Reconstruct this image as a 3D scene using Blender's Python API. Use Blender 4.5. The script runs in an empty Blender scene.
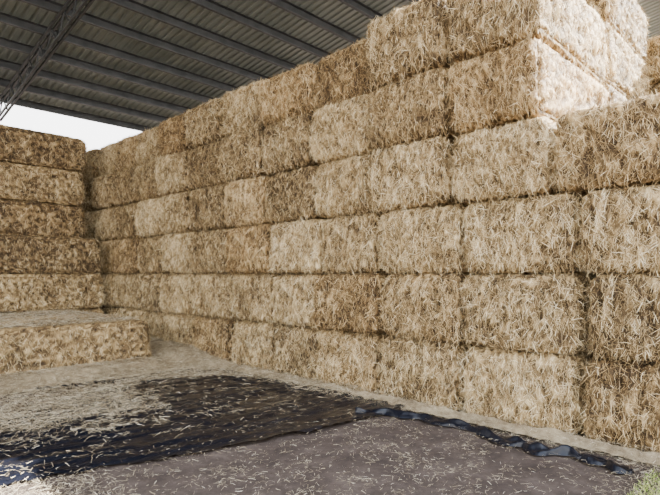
import bpy, math, random
import numpy as np
from mathutils import noise as mn, Vector
random.seed(7); rng=np.random.default_rng(7)
S=bpy.context.scene
COL=S.collection

# ------------------------------------------------------------ helpers
def mesh_obj(name, V, F, mats=(), smooth=True, attrs=None, parent=None, matidx=None):
    me=bpy.data.meshes.new(name)
    me.from_pydata(V.tolist() if hasattr(V,'tolist') else V, [], F.tolist() if hasattr(F,'tolist') else F)
    for m in mats: me.materials.append(m)
    if attrs:
        for k,a in attrs.items():
            at=me.attributes.new(k,'FLOAT','POINT'); at.data.foreach_set('value',np.asarray(a,dtype=np.float32))
    if smooth: me.polygons.foreach_set('use_smooth',[True]*len(me.polygons))
    if matidx is not None: me.polygons.foreach_set('material_index',np.asarray(matidx,dtype=np.int32))
    me.update()
    if name.startswith('_'): return me
    ob=bpy.data.objects.new(name,me); COL.objects.link(ob)
    if parent: ob.parent=parent
    return ob

def nz(p,s,off=0.0):
    return mn.noise(Vector((p[0]*s+off,p[1]*s+off*1.3,p[2]*s-off)))

def new_mat(name):
    m=bpy.data.materials.new(name); m.use_nodes=True
    nt=m.node_tree; b=nt.nodes['Principled BSDF']
    return m,nt,b
def node(nt,t,**kw):
    n=nt.nodes.new(t)
    for k,v in kw.items(): setattr(n,k,v)
    return n
def ramp(nt,stops):
    r=nt.nodes.new('ShaderNodeValToRGB'); e=r.color_ramp.elements
    while len(e)<len(stops): e.new(0.5)
    for i,(p,c) in enumerate(stops):
        e[i].position=p; e[i].color=(*c,1)
    return r
def math_(nt,op,a,b=None,clamp=False):
    n=nt.nodes.new('ShaderNodeMath'); n.operation=op; n.use_clamp=clamp
    for i,v in enumerate((a,b)):
        if v is None: continue
        if isinstance(v,(int,float)): n.inputs[i].default_value=v
        else: nt.links.new(v,n.inputs[i])
    return n.outputs[0]
def mix(nt,f,a,b,mode='MIX'):
    n=nt.nodes.new('ShaderNodeMix'); n.data_type='RGBA'; n.blend_type=mode
    for i,v in ((0,f),(6,a),(7,b)):
        if isinstance(v,(int,float)): n.inputs[i].default_value=v
        elif isinstance(v,tuple): n.inputs[i].default_value=(*v,1)
        else: nt.links.new(v,n.inputs[i])
    return n.outputs[2]
def noise_tex(nt,scale,detail=4,vec=None,rough=.6):
    n=nt.nodes.new('ShaderNodeTexNoise'); n.inputs['Scale'].default_value=scale
    n.inputs['Detail'].default_value=detail; n.inputs['Roughness'].default_value=rough
    if vec is not None: nt.links.new(vec,n.inputs['Vector'])
    return n.outputs['Fac']

# ------------------------------------------------------------ materials
def straw_material(name, stops, objrand=True):
    m,nt,b=new_mat(name)
    at=node(nt,'ShaderNodeAttribute',attribute_name='tone')
    geo=node(nt,'ShaderNodeNewGeometry'); oi=node(nt,'ShaderNodeObjectInfo')
    big=noise_tex(nt,1.6,3,geo.outputs['Position'])
    fine=noise_tex(nt,75,4,geo.outputs['Position'],.7)
    v=math_(nt,'ADD',at.outputs['Fac'],math_(nt,'MULTIPLY',math_(nt,'SUBTRACT',fine,.5),.6))
    v=math_(nt,'ADD',v,math_(nt,'MULTIPLY',math_(nt,'SUBTRACT',big,.5),.55))
    if objrand:
        v=math_(nt,'ADD',v,math_(nt,'MULTIPLY',math_(nt,'SUBTRACT',oi.outputs['Random'],.5),.27))
    r=ramp(nt,stops); nt.links.new(v,r.inputs[0])
    col=r.outputs[0]
    big2=noise_tex(nt,.9,2,geo.outputs['Position'])
    g=math_(nt,'MULTIPLY',math_(nt,'SUBTRACT',big2,.45,),1.8,clamp=True)
    col=mix(nt,math_(nt,'MULTIPLY',g,.5),col,mix(nt,1.0,col,(.86,.92,.96),'MULTIPLY'))
    if objrand:
        rr=math_(nt,'MULTIPLY',math_(nt,'SUBTRACT',math_(nt,'FRACT',math_(nt,'MULTIPLY',oi.outputs['Random'],7.3)),.72),2.4,clamp=True)
        col=mix(nt,rr,col,mix(nt,1.0,col,(.82,.70,.56),'MULTIPLY'))
    nt.links.new(col,b.inputs['Base Color'])
    b.inputs['Roughness'].default_value=.7
    b.inputs['Specular IOR Level'].default_value=.3
    bp=node(nt,'ShaderNodeBump'); bp.inputs['Strength'].default_value=.6; bp.inputs['Distance'].default_value=.01
    nt.links.new(fine,bp.inputs['Height']); nt.links.new(bp.outputs[0],b.inputs['Normal'])
    return m
STRAW=straw_material('straw',[(0.0,(.050,.031,.014)),(.25,(.175,.113,.050)),(.5,(.46,.325,.155)),(.75,(.73,.57,.32)),(1.0,(.92,.80,.54))])
LOOSE=straw_material('loose_straw',[(0.0,(.11,.078,.045)),(.3,(.29,.225,.14)),(.55,(.51,.42,.275)),(.8,(.71,.61,.43)),(1.0,(.88,.80,.62))],False)

m,nt,b=new_mat('twine'); b.inputs['Base Color'].default_value=(.58,.43,.25,1); b.inputs['Roughness'].default_value=.6; TWINE=m

# ------------------------------------------------------------ strands
def ribbons(P,N,D,L,Wd,tone,droop=.25):
    """bent flat stalks; P base, N surface normal, D direction"""
    n=len(P)
    side=np.cross(D,N); side/= (np.linalg.norm(side,axis=1,keepdims=True)+1e-6)
    side+= rng.normal(0,.35,(n,3)); side/=np.linalg.norm(side,axis=1,keepdims=True)
    mid=P+D*(L*.5)[:,None]+rng.normal(0,.003,(n,3))
    tip=P+D*L[:,None]; tip[:,2]-=L*droop*rng.random(n)
    w=side*(Wd*.5)[:,None]
    V=np.stack([P-w,P+w,mid-w,mid+w,tip-w*.5,tip+w*.5],1).reshape(-1,3)
    i=np.arange(n)*6
    F=np.concatenate([np.stack([i,i+1,i+3,i+2],1),np.stack([i+2,i+3,i+5,i+4],1)])
    return V,F,np.repeat(tone,6)

# ------------------------------------------------------------ bale
LX,LY,LZ=2.38,1.28,.90
def make_bale(idx):
    hx,hy,hz=LX/2,LY/2,LZ/2
    nx,ny,nzc=52,48,36
    d={};P=[]
    def vid(i,j,k):
        key=(i,j,k)
        if key not in d:
            d[key]=len(P); P.append((-hx+LX*i/nx,-hy+LY*j/ny,-hz+LZ*k/nzc))
        return d[key]
    F=[]
    for j in range(ny):
        for k in range(nzc):
            F.append((vid(0,j,k),vid(0,j,k+1),vid(0,j+1,k+1),vid(0,j+1,k)))
            F.append((vid(nx,j,k),vid(nx,j+1,k),vid(nx,j+1,k+1),vid(nx,j,k+1)))
    for i in range(nx):
        for k in range(nzc):
            F.append((vid(i,0,k),vid(i+1,0,k),vid(i+1,0,k+1),vid(i,0,k+1)))
            F.append((vid(i,ny,k),vid(i,ny,k+1),vid(i+1,ny,k+1),vid(i+1,ny,k)))
    for i in range(nx):
        for j in range(ny):
            F.append((vid(i,j,0),vid(i,j+1,0),vid(i+1,j+1,0),vid(i+1,j,0)))
            F.append((vid(i,j,nzc),vid(i+1,j,nzc),vid(i+1,j+1,nzc),vid(i,j+1,nzc)))
    P=np.array(P); HH=np.array([hx,hy,hz]); r=.105
    inner=np.clip(P,-(HH-r),HH-r); dd=P-inner; ln=np.linalg.norm(dd,axis=1,keepdims=True)
    N=dd/ln; Q=inner+N*r
    yk=np.linspace(-hy*.78,hy*.78,6)+rng.normal(0,.025,6)
    off=idx*13.7
    flake=.11+.02*random.random()
    tone=np.zeros(len(Q))
    for a in range(len(Q)):
        q=Q[a]; n=N[a]
        ez=abs(n[2]); ex=abs(n[0]); ey=abs(n[1])
        wob=.05*mn.noise(Vector((q[2]*3,off,q[0])))
        gm=.65+1.0*mn.noise(Vector((q[2]*4,off+7,q[1]*2)))
        g=sum(math.exp(-((q[1]+wob-y)/.032)**2) for y in yk)*(1-ey)*max(.1,gm)
        n1=nz(q,3.0,off); n2=nz((q[0]*1.2,q[1]*1.35,q[2]*.75),9,off+3); n3=nz((q[0],q[1]*1.6,q[2]*.55),24,off+5)
        bulge=.075*(1-(abs(q[2])/hz)**4)*((1-(abs(q[1])/hy)**8) if ex>.5 else .4)*max(ex,ey)
        dis=.040*n1+.036*n2+.044*n3+bulge-.038*g
        dis+=ey*.012*abs(math.sin(q[0]*math.pi/flake))
        out=dis*(1-.75*ez)-(.062 if ey>.7 else .045*ey)
        Q[a]=q+n*out
        tone[a]=.25+.18*n2+.58*n3-.14*g+.16*n1  # dark body, darker in grooves and hollows: shade put into the colour
    tris=np.array(F)
    A=Q[tris[:,0]];B=Q[tris[:,1]];C=Q[tris[:,2]];Dv=Q[tris[:,3]]
    fn=np.cross(C-A,Dv-B); area=np.linalg.norm(fn,axis=1); fn/=area[:,None]+1e-9
    wgt=area*np.where(abs(fn[:,0])>.5,2.2,np.where(fn[:,2]<-.5,.05,np.where(fn[:,2]>.5,.4,.8)))
    n=18000
    f=rng.choice(len(F),n,p=wgt/wgt.sum()); u=rng.random((n,1)); v=rng.random((n,1))
    Pp=(A[f]*(1-u)+B[f]*u)*(1-v)+(Dv[f]*(1-u)+C[f]*u)*v
    Nn=fn[f]
    ref=np.where((abs(Nn[:,2])>.7)[:,None],np.array([[1.,0,0]]),np.array([[0,0,-1.]]))
    t1=ref-Nn*np.sum(ref*Nn,1,keepdims=True); t1/=np.linalg.norm(t1,axis=1,keepdims=True)
    t2=np.cross(Nn,t1)
    ang=np.where(rng.random(n)<.28,rng.uniform(0,2*np.pi,n),rng.normal(0,.5,n)+np.where(rng.random(n)<.3,np.pi,0))
    lift=rng.random(n)**2.2*.7+.02
    D=t1*np.cos(ang)[:,None]+t2*np.sin(ang)[:,None]+Nn*lift[:,None]; D/=np.linalg.norm(D,axis=1,keepdims=True)
    L=rng.uniform(.03,.12,n)*(1.25-lift)
    flat=abs(Nn[:,2])>.7; D[flat,2]*=.4; L[flat]*=.7
    Wd=rng.uniform(.003,.0068,n)
    tn=tone[tris[f,0]]*.75+.30+rng.normal(0,.26,n)
    SV,SF,ST=ribbons(Pp+Nn*.002,Nn,D,L,Wd,tn,.1)
    # wispy fringe on the lips of the end faces
    m_=240
    sgn=rng.choice([-1.,1.],m_); yy=rng.uniform(-hy*.88,hy*.88,m_); zz=rng.choice([-1.,1.],m_,p=[.15,.85])
    Pf=np.stack([sgn*(hx-.03),yy,zz*(hz-.08)+rng.normal(0,.02,m_)],1)
    Nf=np.stack([sgn,np.zeros(m_),np.zeros(m_)],1)
    Df=np.stack([sgn*rng.uniform(.15,.9,m_),rng.normal(0,.5,m_),-rng.uniform(-.3,.9,m_)*np.where(zz>0,.6,.2)],1); Df/=np.linalg.norm(Df,axis=1,keepdims=True)
    FV,FF,FT=ribbons(Pf,Nf,Df,rng.uniform(.04,.10,m_),rng.uniform(.003,.006,m_),.70+rng.normal(0,.15,m_),.4)
    # twine loops
    TV=[];TF=[]
    base=0
    for y in yk:
        loop=[]
        a_=hx+.018;c_=hz-.025
        for (cx,cz,a0) in ((a_-.12,c_-.12,0),(-a_+.12,c_-.12,90),(-a_+.12,-c_+.12,180),(a_-.12,-c_+.12,270)):
            for s in range(5):
                t=math.radians(a0+s*22.5); loop.append((cx+.12*math.cos(t),cz+.12*math.sin(t)))
        nl=len(loop)
        for (x,z) in loop:
            l=math.hypot(x,z)
            for (dr,dy) in ((0,-.003),(0,.003),(.006,0)):
                TV.append((x+x/l*dr,y+dy,z+z/l*dr))
        for s in range(nl):
            for c in range(3):
                a=base+s*3+c;b2=base+s*3+(c+1)%3;c2=base+((s+1)%nl)*3+(c+1)%3;d2=base+((s+1)%nl)*3+c
                TF.append((a,b2,c2,d2))
        base+=nl*3
    TV=np.array(TV);TF=np.array(TF)
    o1=len(Q);o2=o1+len(SV);o3=o2+len(FV)
    V=np.concatenate([Q,SV,FV,TV]); FA=np.concatenate([tris,SF+o1,FF+o2,TF+o3])
    T=np.concatenate([tone,ST,FT,np.full(len(TV),.5)])
    V[:,2]+=hz   # origin at the base
    mi=np.zeros(len(FA)); mi[-len(TF):]=1
    return mesh_obj('_bale_%d'%idx,V,FA,(STRAW,TWINE),True,{'tone':T},matidx=mi)
BALES=[make_bale(i) for i in range(8)]

def bale(x,y,z,w=LY,l=LX,rot=0.0,jit=1.0):
    me=random.choice(BALES)
    ob=bpy.data.objects.new('hay_bale',me); COL.objects.link(ob)
    ob.location=(x+random.uniform(-.06,.06)*jit,y,z)
    ob.rotation_euler=(math.radians(random.uniform(-.9,.9))*jit,0,rot+random.choice([0,math.pi])+math.radians(random.uniform(-2.4,2.4))*jit)
    ob.scale=(l/LX,(w-.005)/LY,random.uniform(.970,.992))
    return ob

# ------------------------------------------------------------ main wall (front faces at x = 5.78)
XF=5.81; H=.9
seams={0:[-3.6,-2.25,-.8,.55,1.91,3.31,4.63,5.92,7.06],
       1:[-3.6,-2.25,-.8,.55,1.88,3.28,4.56,5.95,7.10],
       2:[-3.6,-2.25,-.8,.55,1.95,3.34,4.68,5.82,7.08],
       3:[-3.2,-1.85,-.5,.85,2.22,3.46,4.78,5.95,7.25],
       4:[2.25,3.46,4.82,6.1,7.35],
       5:[2.25,3.50,4.80,6.15,7.5]}
for r,s in seams.items():
    s=list(s)
    while s[-1]<17.0: s.append(s[-1]+random.uniform(1.2,1.36))
    rowoff=random.uniform(-.035,.035)
    for a,b_ in zip(s[:-1],s[1:]):
        dx=rowoff
        if r==5: dx+= -.06 if a<4.8 else .12+random.uniform(-.05,.05)
        if r==4 and a>4.8: dx+=.05
        ob=bale(XF+LX/2+dx,(a+b_)/2,r*H,b_-a)
        if r==5: ob.scale[2]=1.07 if a<4.8 else random.choice([.93,.97,1.0])
# block behind it (unseen length added, bales slightly taller, to stop light leaking through seams); its near end is one bale higher
y0=2.25
for c in range(12):
    for r in range(7 if c<3 else 6):
        ob=bale(8.28+LX/2,y0+1.29*(c+.5)+random.uniform(-.02,.02),r*.925,1.29,jit=.4); ob.scale[2]=1.025
for r in range(4):
    for c in range(3):
        bale(8.28+LX/2,2.2-1.29*(c+.5),r*H,1.29)
# stack further back to the right
for r in range(7):
    for c in range(2):
        bale(11.25+LX/2,2.55-1.29*(c+.5),r*H,1.29)

# ------------------------------------------------------------ stack across the back (long sides toward camera)
for r in range(6):
    yf=13.4 if r<3 else 14.05
    xr=5.40 if r<3 else 5.22
    xr+=random.uniform(-.03,.03)
    ll=2.50+random.uniform(-.03,.06)
    for c in range(4):
        for dd_ in range(2):
            bale(xr-ll*(c+.5),yf+LY*(.5+dd_)+random.uniform(-.03,.03),r*.895,LY,ll,0,.3)
# low bales in front
for d_ in range(3):
    for c in range(3):
        bale(4.76-2.70*(c+.5),9.5+LY/2+1.285*d_,0,LY,2.72,0,.35)

# ------------------------------------------------------------ heights / litter density
def sm(a,b,x):
    t=np.clip((x-a)/(b-a),0,1); return t*t*(3-2*t)
def pile(x,y):
    h=.17*np.exp(-((y-9.3)/.45)**2)*(1-sm(4.5,5.2,x))
    h=h+.25*np.exp(-((x-5.5)/.45)**2)*sm(7.8,9.8,y)
    h=h+.10*np.exp(-((x-5.85)/.28)**2)
    return h
LOx=[-4,1.2,1.9,2.7,3.7,5.15,5.6]; LOy=[6.1,4.97,4.77,4.52,4.2,4.02,4.05]
HIx=[-4,1.4,2.1,3.06,4.0,4.95,5.45,5.6]; HIy=[7.6,7.0,7.3,7.9,8.1,7.7,6.8,5.4]
lo=lambda x:np.interp(x,LOx,LOy); hi=lambda x:np.interp(x,HIx,HIy)
def nfield(x,y,s,off=0):
    return np.array([mn.noise(Vector((a*s+off,b*s-off,off))) for a,b in zip(np.ravel(x),np.ravel(y))]).reshape(np.shape(x))
def density(x,y):
    n1=nfield(x,y,.9,3); n2=nfield(x*1.0,y*1.6,2.6,9); n3=nfield(x*.7,y*2.0,5,19)
    tt=(y-lo(x))/(hi(x)-lo(x))
    ont=(tt>0)&(tt<1)&(x<5.62)
    cov=sm(.50,.72,tt+.30*n1+.30*n2+.25*n3)*(1-sm(3.0,4.0,x+n2*.7))
    d=np.where(ont,.015+.75*cov+.08*sm(.15,.5,n2+n3),.0)
    d=np.where((tt>=1),.75+.3*n1+.2*n3,d)
    d=np.where((tt<=0),.035+.10*sm(-.1,.5,n1+n2)+.16*sm(.25,.6,n3+n2)+.5*(1-sm(1.3,2.1,x+.5*n2)),d)
    d=np.maximum(d,sm(5.15,5.6,x+.15*n2)*.85)
    d=np.maximum(d,.5*(1-sm(.9,1.8,y))*sm(4.0,5.0,x))
    return np.clip(d,0,1)

# ------------------------------------------------------------ ground
xs=np.linspace(-4,6.4,170); ys=np.linspace(-1.5,15,260)
X,Y=np.meshgrid(xs,ys)
Z=.012*nfield(X,Y,1.5,1)+.008*nfield(X,Y,6,2)-.012
edge=np.minimum(np.minimum(X+4,6.4-X),np.minimum(Y+1.5,15-Y)); Z=Z*np.clip(edge/.3,0,1)
D=density(X,Y)
V=np.stack([X,Y,Z],2).reshape(-1,3); ncol=len(xs)
i,j=np.meshgrid(np.arange(len(ys)-1),np.arange(ncol-1),indexing='ij'); a=(i*ncol+j).ravel()
F=np.stack([a,a+1,a+ncol+1,a+ncol],1).tolist()
nv=len(V)
outer=[(-70,-70),(70,-70),(70,90),(-70,90),(-4,-1.5),(6.4,-1.5),(6.4,15),(-4,15)]
V=np.concatenate([V,np.array([(x,y,0) for x,y in outer])])
F+= [[nv,nv+1,nv+5,nv+4],[nv+1,nv+2,nv+6,nv+5],[nv+2,nv+3,nv+7,nv+6],[nv+3,nv,nv+4,nv+7]]
m,nt,b=new_mat('dirt_ground')
geo=node(nt,'ShaderNodeNewGeometry'); pos=geo.outputs['Position']
at=node(nt,'ShaderNodeAttribute',attribute_name='litter')
r=ramp(nt,[(.3,(.048,.036,.030)),(.5,(.090,.068,.057)),(.7,(.165,.128,.105))]); nt.links.new(noise_tex(nt,2.2,8,pos,.78),r.inputs[0])
sp=noise_tex(nt,90,5,pos,.75)
k=math_(nt,'ADD',math_(nt,'MULTIPLY',math_(nt,'SUBTRACT',sp,.70),7),math_(nt,'MULTIPLY',at.outputs['Fac'],1.7),clamp=True)
c2=ramp(nt,[(.3,(.18,.14,.095)),(.5,(.35,.285,.20)),(.7,(.56,.48,.35))]); nt.links.new(noise_tex(nt,60,5,pos,.8),c2.inputs[0])
nt.links.new(mix(nt,math_(nt,'MULTIPLY',k,.85),r.outputs[0],c2.outputs[0]),b.inputs['Base Color'])
b.inputs['Roughness'].default_value=.95; b.inputs['Specular IOR Level'].default_value=.2
bp=node(nt,'ShaderNodeBump'); bp.inputs['Strength'].default_value=.6; bp.inputs['Distance'].default_value=.025
nt.links.new(noise_tex(nt,18,8,pos,.75),bp.inputs['Height']); nt.links.new(bp.outputs[0],b.inputs['Normal'])
mesh_obj('ground',V,F,(m,),True,{'litter':np.concatenate([D.ravel(),np.full(8,.2)])})

# ------------------------------------------------------------ black plastic film
m,nt,b=new_mat('black_plastic_film')
geo=node(nt,'ShaderNodeNewGeometry'); pos=geo.outputs['Position']
at=node(nt,'ShaderNodeAttribute',attribute_name='litter')
mp=node(nt,'ShaderNodeMapping'); mp.inputs['Scale'].default_value=(.6,3.5,1); mp.inputs['Rotation'].default_value=(0,0,math.radians(12)); nt.links.new(pos,mp.inputs[0])
dust=math_(nt,'MULTIPLY',math_(nt,'SUBTRACT',noise_tex(nt,2.2,6,mp.outputs[0],.7),.48),2.2,clamp=True)
col=mix(nt,math_(nt,'MULTIPLY',dust,.25),(.005,.006,.011),(.06,.06,.075))
sp=noise_tex(nt,90,5,pos,.75)
k=math_(nt,'ADD',math_(nt,'MULTIPLY',math_(nt,'SUBTRACT',sp,.72),8),math_(nt,'MULTIPLY',math_(nt,'SUBTRACT',at.outputs['Fac'],.12),1.1),clamp=True)
nt.links.new(mix(nt,math_(nt,'MULTIPLY',k,.8),col,(.44,.37,.26)),b.inputs['Base Color'])
nt.links.new(math_(nt,'ADD',math_(nt,'MULTIPLY',dust,.25),math_(nt,'ADD',math_(nt,'MULTIPLY',k,.4),.30)),b.inputs['Roughness'])
b.inputs['Specular IOR Level'].default_value=.36
bp=node(nt,'ShaderNodeBump'); bp.inputs['Strength'].default_value=.5; bp.inputs['Distance'].default_value=.02
nt.links.new(noise_tex(nt,5,5,mp.outputs[0],.65),bp.inputs['Height']); nt.links.new(bp.outputs[0],b.inputs['Normal'])
FILM=m
U=np.linspace(-3.9,5.6,260); Wv=np.linspace(0,1,90)
UU,WW=np.meshgrid(U,Wv)
rag=.10*nfield(UU,WW*0,2.3,5)+.05*nfield(UU,WW*0,8,6)
rag2=.16*nfield(UU,WW*0,2.0,15)+.06*nfield(UU,WW*0,8,16)
YY=(lo(UU)+rag)*(1-WW)+(hi(UU)+rag2)*WW
fold=nfield(UU*.5,YY*4.0+UU*.8,1.1,21); fold2=nfield(UU*.7,YY*5,1.8,31)
ZZ=.012+.028*np.clip(1-np.abs(fold)*5,0,1)**2+.010*np.clip(1-np.abs(fold2)*5,0,1)+.006*(1+nfield(UU,YY,4,41))
V=np.stack([UU,YY,ZZ],2).reshape(-1,3); nc=len(U)
i,j=np.meshgrid(np.arange(len(Wv)-1),np.arange(nc-1),indexing='ij'); a=(i*nc+j).ravel()
film=mesh_obj('plastic_ground_sheet',V,np.stack([a,a+1,a+nc+1,a+nc],1),(FILM,),True,{'litter':density(UU,YY).ravel()})

def rumple_strip(name,pts,width,seed,hgt=1.0):
    pts=np.array(pts,float); t=np.linspace(0,1,len(pts)); T=np.linspace(0,1,150)
    cx=np.interp(T,t,pts[:,0]); cy=np.interp(T,t,pts[:,1])
    ker=np.ones(15)/15
    cx=np.convolve(np.pad(cx,7,'edge'),ker,'valid'); cy=np.convolve(np.pad(cy,7,'edge'),ker,'valid')
    dx=np.gradient(cx);dy=np.gradient(cy);l=np.hypot(dx,dy)+1e-9;nxv=-dy/l;nyv=dx/l
    V=[];M=14
    for q in range(150):
        wq=width*(.45+1.9*abs(mn.noise(Vector((q*.06,seed,0)))))*min(1,.2+q/12,.2+(149-q)/12)
        for s in range(M):
            u=s/(M-1)-.5
            off=u*wq+.06*mn.noise(Vector((q*.08,seed+5,0)))+.02*mn.noise(Vector((q*.3,seed+5,s*.3)))
            z=.02+hgt*(.07*max(0,math.cos(u*math.pi))*(.3+abs(mn.noise(Vector((q*.07,s*.12,seed))))*1.8)+.02*mn.noise(Vector((q*.2,s*.5,seed)))*(1 if 0<s<M-1 else 0))
            if s in(0,M-1): z=.012
            V.append((cx[q]+nxv[q]*off,cy[q]+nyv[q]*off,max(z,.012)))
    F=[(q*M+s,q*M+s+1,(q+1)*M+s+1,(q+1)*M+s) for q in range(149) for s in range(M-1)]
    return mesh_obj(name,np.array(V),np.array(F),(FILM,),True,{'litter':np.full(len(V),.13)})
rumple_strip('plastic_film_strip',[(4.9,4.35),(5.2,4.0),(5.36,3.5),(5.30,2.9),(5.2,2.4),(5.15,2.05),(5.28,1.75),(5.22,1.5),(5.12,1.2)],.20,2,.85)
rumple_strip('plastic_film_strip',[(2.5,8.72),(2.9,8.60),(3.3,8.55),(3.65,8.45)],.36,9,.35)

# ------------------------------------------------------------ loose straw (base heaps + stalks)
xs=np.linspace(-3.9,5.74,190); ys=np.linspace(.0,13.35,260)
X,Y=np.meshgrid(xs,ys); h=pile(X,Y); hh=h+.03*nfield(X,Y,5,51)*np.clip(h/.05,0,1)+.02*nfield(X,Y,14,52)*np.clip(h/.05,0,1)
V=np.stack([X,Y,hh-.01],2).reshape(-1,3); nc=len(xs)
i,j=np.meshgrid(np.arange(len(ys)-1),np.arange(nc-1),indexing='ij'); i=i.ravel();j=j.ravel()
keep=(h[i,j]>.022)&~((X[i,j]<4.7)&(Y[i,j]>9.52))
a=(i*nc+j)[keep]
F0=np.stack([a,a+1,a+nc+1,a+nc],1)
used=np.unique(F0); rm=-np.ones(len(V),int); rm[used]=np.arange(len(used)); V0=V[used];F0=rm[F0]
T0=.42+.35*nfield(V0[:,0],V0[:,1],12,60)
def inside_low(x,y): return (x<4.73)&(y>9.53)
M=290000
px=rng.uniform(-1.0,5.74,M); py=rng.uniform(.3,13.3,M)
kp=~inside_low(px,py); px=px[kp];py=py[kp]
dn=density(px,py)*.95+.015
kp=rng.random(len(px))<dn; px=px[kp];py=py[kp]
n=len(px); pz=pile(px,py)+rng.uniform(.008,.035,n)
tt=(py-lo(px))/(hi(px)-lo(px)); pz+=np.where((tt>0)&(tt<1),.025,0)
ang=rng.uniform(0,2*np.pi,n); D3=np.stack([np.cos(ang),np.sin(ang),rng.normal(.03,.12,n)],1)
D3/=np.linalg.norm(D3,axis=1,keepdims=True)
N3=np.tile([[0,0,1.]],(n,1))
L=rng.uniform(.03,.14,n)
near=py<5.0; L[near]*=.55
tip=px+D3[:,0]*L; L=np.where(tip>5.78,L*.4,L)
Wd=rng.uniform(.003,.006,n); Wd[near]*=.7
SV,SF,ST=ribbons(np.stack([px,py,pz],1),N3,D3,L,Wd,.58+rng.normal(0,.22,n),.15)
SV[:,2]=np.maximum(SV[:,2],.004)
mesh_obj('loose_straw',np.concatenate([V0,SV]),np.concatenate([F0,SF+len(V0)]),(LOOSE,),True,{'tone':np.concatenate([T0,ST])})
# straw strewn on top of the low bales
n=12000
px=rng.uniform(-2.2,4.62,n);py=rng.uniform(9.62,13.3,n);ang=rng.uniform(0,6.28,n)
D3=np.stack([np.cos(ang),np.sin(ang),rng.normal(.05,.15,n)],1)
SV,SF,ST=ribbons(np.stack([px,py,.885+rng.uniform(.0,.04,n)],1),np.tile([[0,0,1.]],(n,1)),D3,rng.uniform(.06,.18,n),rng.uniform(.004,.007,n),.80+rng.normal(0,.15,n),.1)
mesh_obj('strewn_straw',SV,SF,(LOOSE,),True,{'tone':ST})

# grass tuft at the shed edge
m,nt,b=new_mat('grass'); at=node(nt,'ShaderNodeAttribute',attribute_name='tone')
r=ramp(nt,[(.2,(.20,.32,.04)),(.6,(.50,.58,.13)),(1,(.78,.76,.34))]); nt.links.new(at.outputs['Fac'],r.inputs[0]); nt.links.new(r.outputs[0],b.inputs['Base Color']); b.inputs['Roughness'].default_value=.6
n=5000
px=4.75+rng.normal(0,.35,n)+.1; py=.58+rng.normal(0,.38,n); kp=(px<5.6)&(py<1.15); px=px[kp];py=py[kp];n=len(px)
D3=np.stack([rng.normal(0,.5,n),rng.normal(0,.5,n),np.ones(n)],1); D3/=np.linalg.norm(D3,axis=1,keepdims=True)
SV,SF,ST=ribbons(np.stack([px,py,np.zeros(n)-.005],1),np.tile([[.8,.5,0.]],(n,1)),D3,rng.uniform(.02,.06,n),rng.uniform(.003,.006,n),rng.uniform(0,1,n),.4)
mesh_obj('grass_tuft',SV,SF,(m,),True,{'tone':ST})

# ------------------------------------------------------------ shed roof
m,nt,b=new_mat('galvanised_sheet')
geo=node(nt,'ShaderNodeNewGeometry')
r=ramp(nt,[(.3,(.20,.24,.22)),(.7,(.34,.38,.355))]); nt.links.new(noise_tex(nt,.8,5,geo.outputs['Position']),r.inputs[0]); nt.links.new(r.outputs[0],b.inputs['Base Color'])
b.inputs['Metallic'].default_value=.2; b.inputs['Roughness'].default_value=.5; SHEET=m
m,nt,b=new_mat('steel_frame'); b.inputs['Metallic'].default_value=.3; b.inputs['Roughness'].default_value=.55
geo=node(nt,'ShaderNodeNewGeometry')
r=ramp(nt,[(.3,(.04,.045,.047)),(.7,(.085,.09,.092))]); nt.links.new(noise_tex(nt,3,4,geo.outputs['Position']),r.inputs[0]); nt.links.new(r.outputs[0],b.inputs['Base Color']); STEEL=m
EY,EZ,SL=18.0,7.15,.150
FY=.3
roofz=lambda y:EZ+(EY-y)*SL
shed=bpy.data.objects.new('steel_shed_roof',None); COL.objects.link(shed)
V=[];F=[]
prof=[(0,0),(.03,.035),(.07,.035),(.10,0),(.20,0)]
x=-9.0
xsr=[]
while x<30:
    for dx,dz in prof[:-1]: xsr.append((x+dx,dz))
    x+=.20
rowsY=np.linspace(FY,EY,8)
for y in rowsY:
    for (xx,dz) in xsr: V.append((xx,y,roofz(y)+dz))
nr=len(xsr)
for q in range(len(rowsY)-1):
    for s in range(nr-1): F.append((q*nr+s,q*nr+s+1,(q+1)*nr+s+1,(q+1)*nr+s))
mesh_obj('roof_sheeting',np.array(V),np.array(F),(SHEET,),False,parent=shed)

class B:
    def __init__(s): s.V=[];s.F=[]
    def bar(s,p,q,w,h,up=(0,0,1)):
        p=Vector(p);q=Vector(q);d=(q-p).normalized();u=Vector(up)
        sd=d.cross(u).normalized();u=sd.cross(d).normalized()
        b0=len(s.V)
        for e in(p,q):
            for a,c in((-1,-1),(1,-1),(1,1),(-1,1)): s.V.append(tuple(e+sd*a*w/2+u*c*h/2))
        s.F+= [tuple(b0+i for i in f) for f in ((0,3,2,1),(4,5,6,7),(0,1,5,4),(1,2,6,5),(2,3,7,6),(3,0,4,7))]
pb=B()
y=EY-.1
while y>FY:
    z=roofz(y)
    pb.bar((-9,y,z-.10),(30,y,z-.10),.012,.20)
    pb.bar((-9,y-.04,z-.012),(30,y-.04,z-.012),.085,.012)
    pb.bar((-9,y-.04,z-.205),(30,y-.04,z-.205),.09,.016)
    y-=1.05
mesh_obj('purlins',np.array(pb.V),pb.F,(STEEL,),False,parent=shed)
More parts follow.
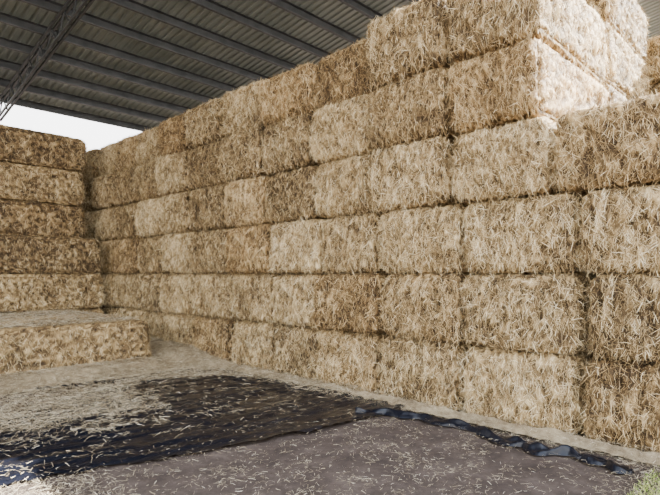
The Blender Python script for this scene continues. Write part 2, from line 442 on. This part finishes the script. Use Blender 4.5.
for ti,tx in enumerate((-2.4,4.2,12.0,19.0,26.0)):
    t=B(); dz=.23; dep=.5
    for sx in(-.05,.05):
        t.bar((tx+sx,FY,roofz(FY)-dz),(tx+sx,EY,roofz(EY)-dz),.05,.05)
        t.bar((tx+sx,FY,roofz(FY)-dz-dep),(tx+sx,EY,roofz(EY)-dz-dep),.05,.05)
    y=FY;k=0
    while y<EY-.3:
        y2=min(y+.42,EY)
        a=-dz if k%2 else -dz-dep; c=-dz-dep if k%2 else -dz
        t.bar((tx,y,roofz(y)+a),(tx,y2,roofz(y2)+c),.03,.03,(1,0,0))
        y=y2;k+=1
    mesh_obj('truss_%d'%(ti+1),np.array(t.V),t.F,(STEEL,),False,parent=shed)
    p=B()
    for py_ in (FY+.1,EY-.1):
        if tx==12.0 and py_<5: continue
        cx_=3.2 if (tx==4.2 and py_>5) else tx
        top=roofz(py_)-dz
        p.bar((cx_,py_-.09,0),(cx_,py_-.09,top),.15,.014,(0,1,0)); p.bar((cx_,py_+.09,0),(cx_,py_+.09,top),.15,.014,(0,1,0)); p.bar((cx_,py_,0),(cx_,py_,top),.012,.17,(0,1,0))
    mesh_obj('column_%d'%(ti+1),np.array(p.V),p.F,(STEEL,),False,parent=shed)

# ------------------------------------------------------------ sky, sun
w=bpy.data.worlds.new('sky'); S.world=w; w.use_nodes=True; nt=w.node_tree
bg=nt.nodes['Background']
tc=node(nt,'ShaderNodeTexCoord'); sx=node(nt,'ShaderNodeSeparateXYZ'); nt.links.new(tc.outputs['Generated'],sx.inputs[0])
r=ramp(nt,[(0,(.96,.93,.88)),(.25,(.98,.98,.98)),(1,(.62,.75,1.0))]); nt.links.new(sx.outputs['Z'],r.inputs[0])
nt.links.new(r.outputs[0],bg.inputs['Color']); bg.inputs['Strength'].default_value=6.4
sd=bpy.data.lights.new('sun','SUN'); sd.energy=60; sd.angle=math.radians(.6); sd.color=(1,.97,.91)
so=bpy.data.objects.new('sun',sd); COL.objects.link(so)
trav=Vector((-.82,.60,-.66)); so.rotation_euler=trav.to_track_quat('-Z','Y').to_euler(); so.location=(20,-12,16)

# ------------------------------------------------------------ camera
cd=bpy.data.cameras.new('camera'); cd.lens=28; cd.sensor_width=36; cd.shift_y=25.5/660
co=bpy.data.objects.new('camera',cd); COL.objects.link(co)
co.location=(0,0,1.8); co.rotation_euler=(math.radians(90),0,math.radians(-46)); S.camera=co
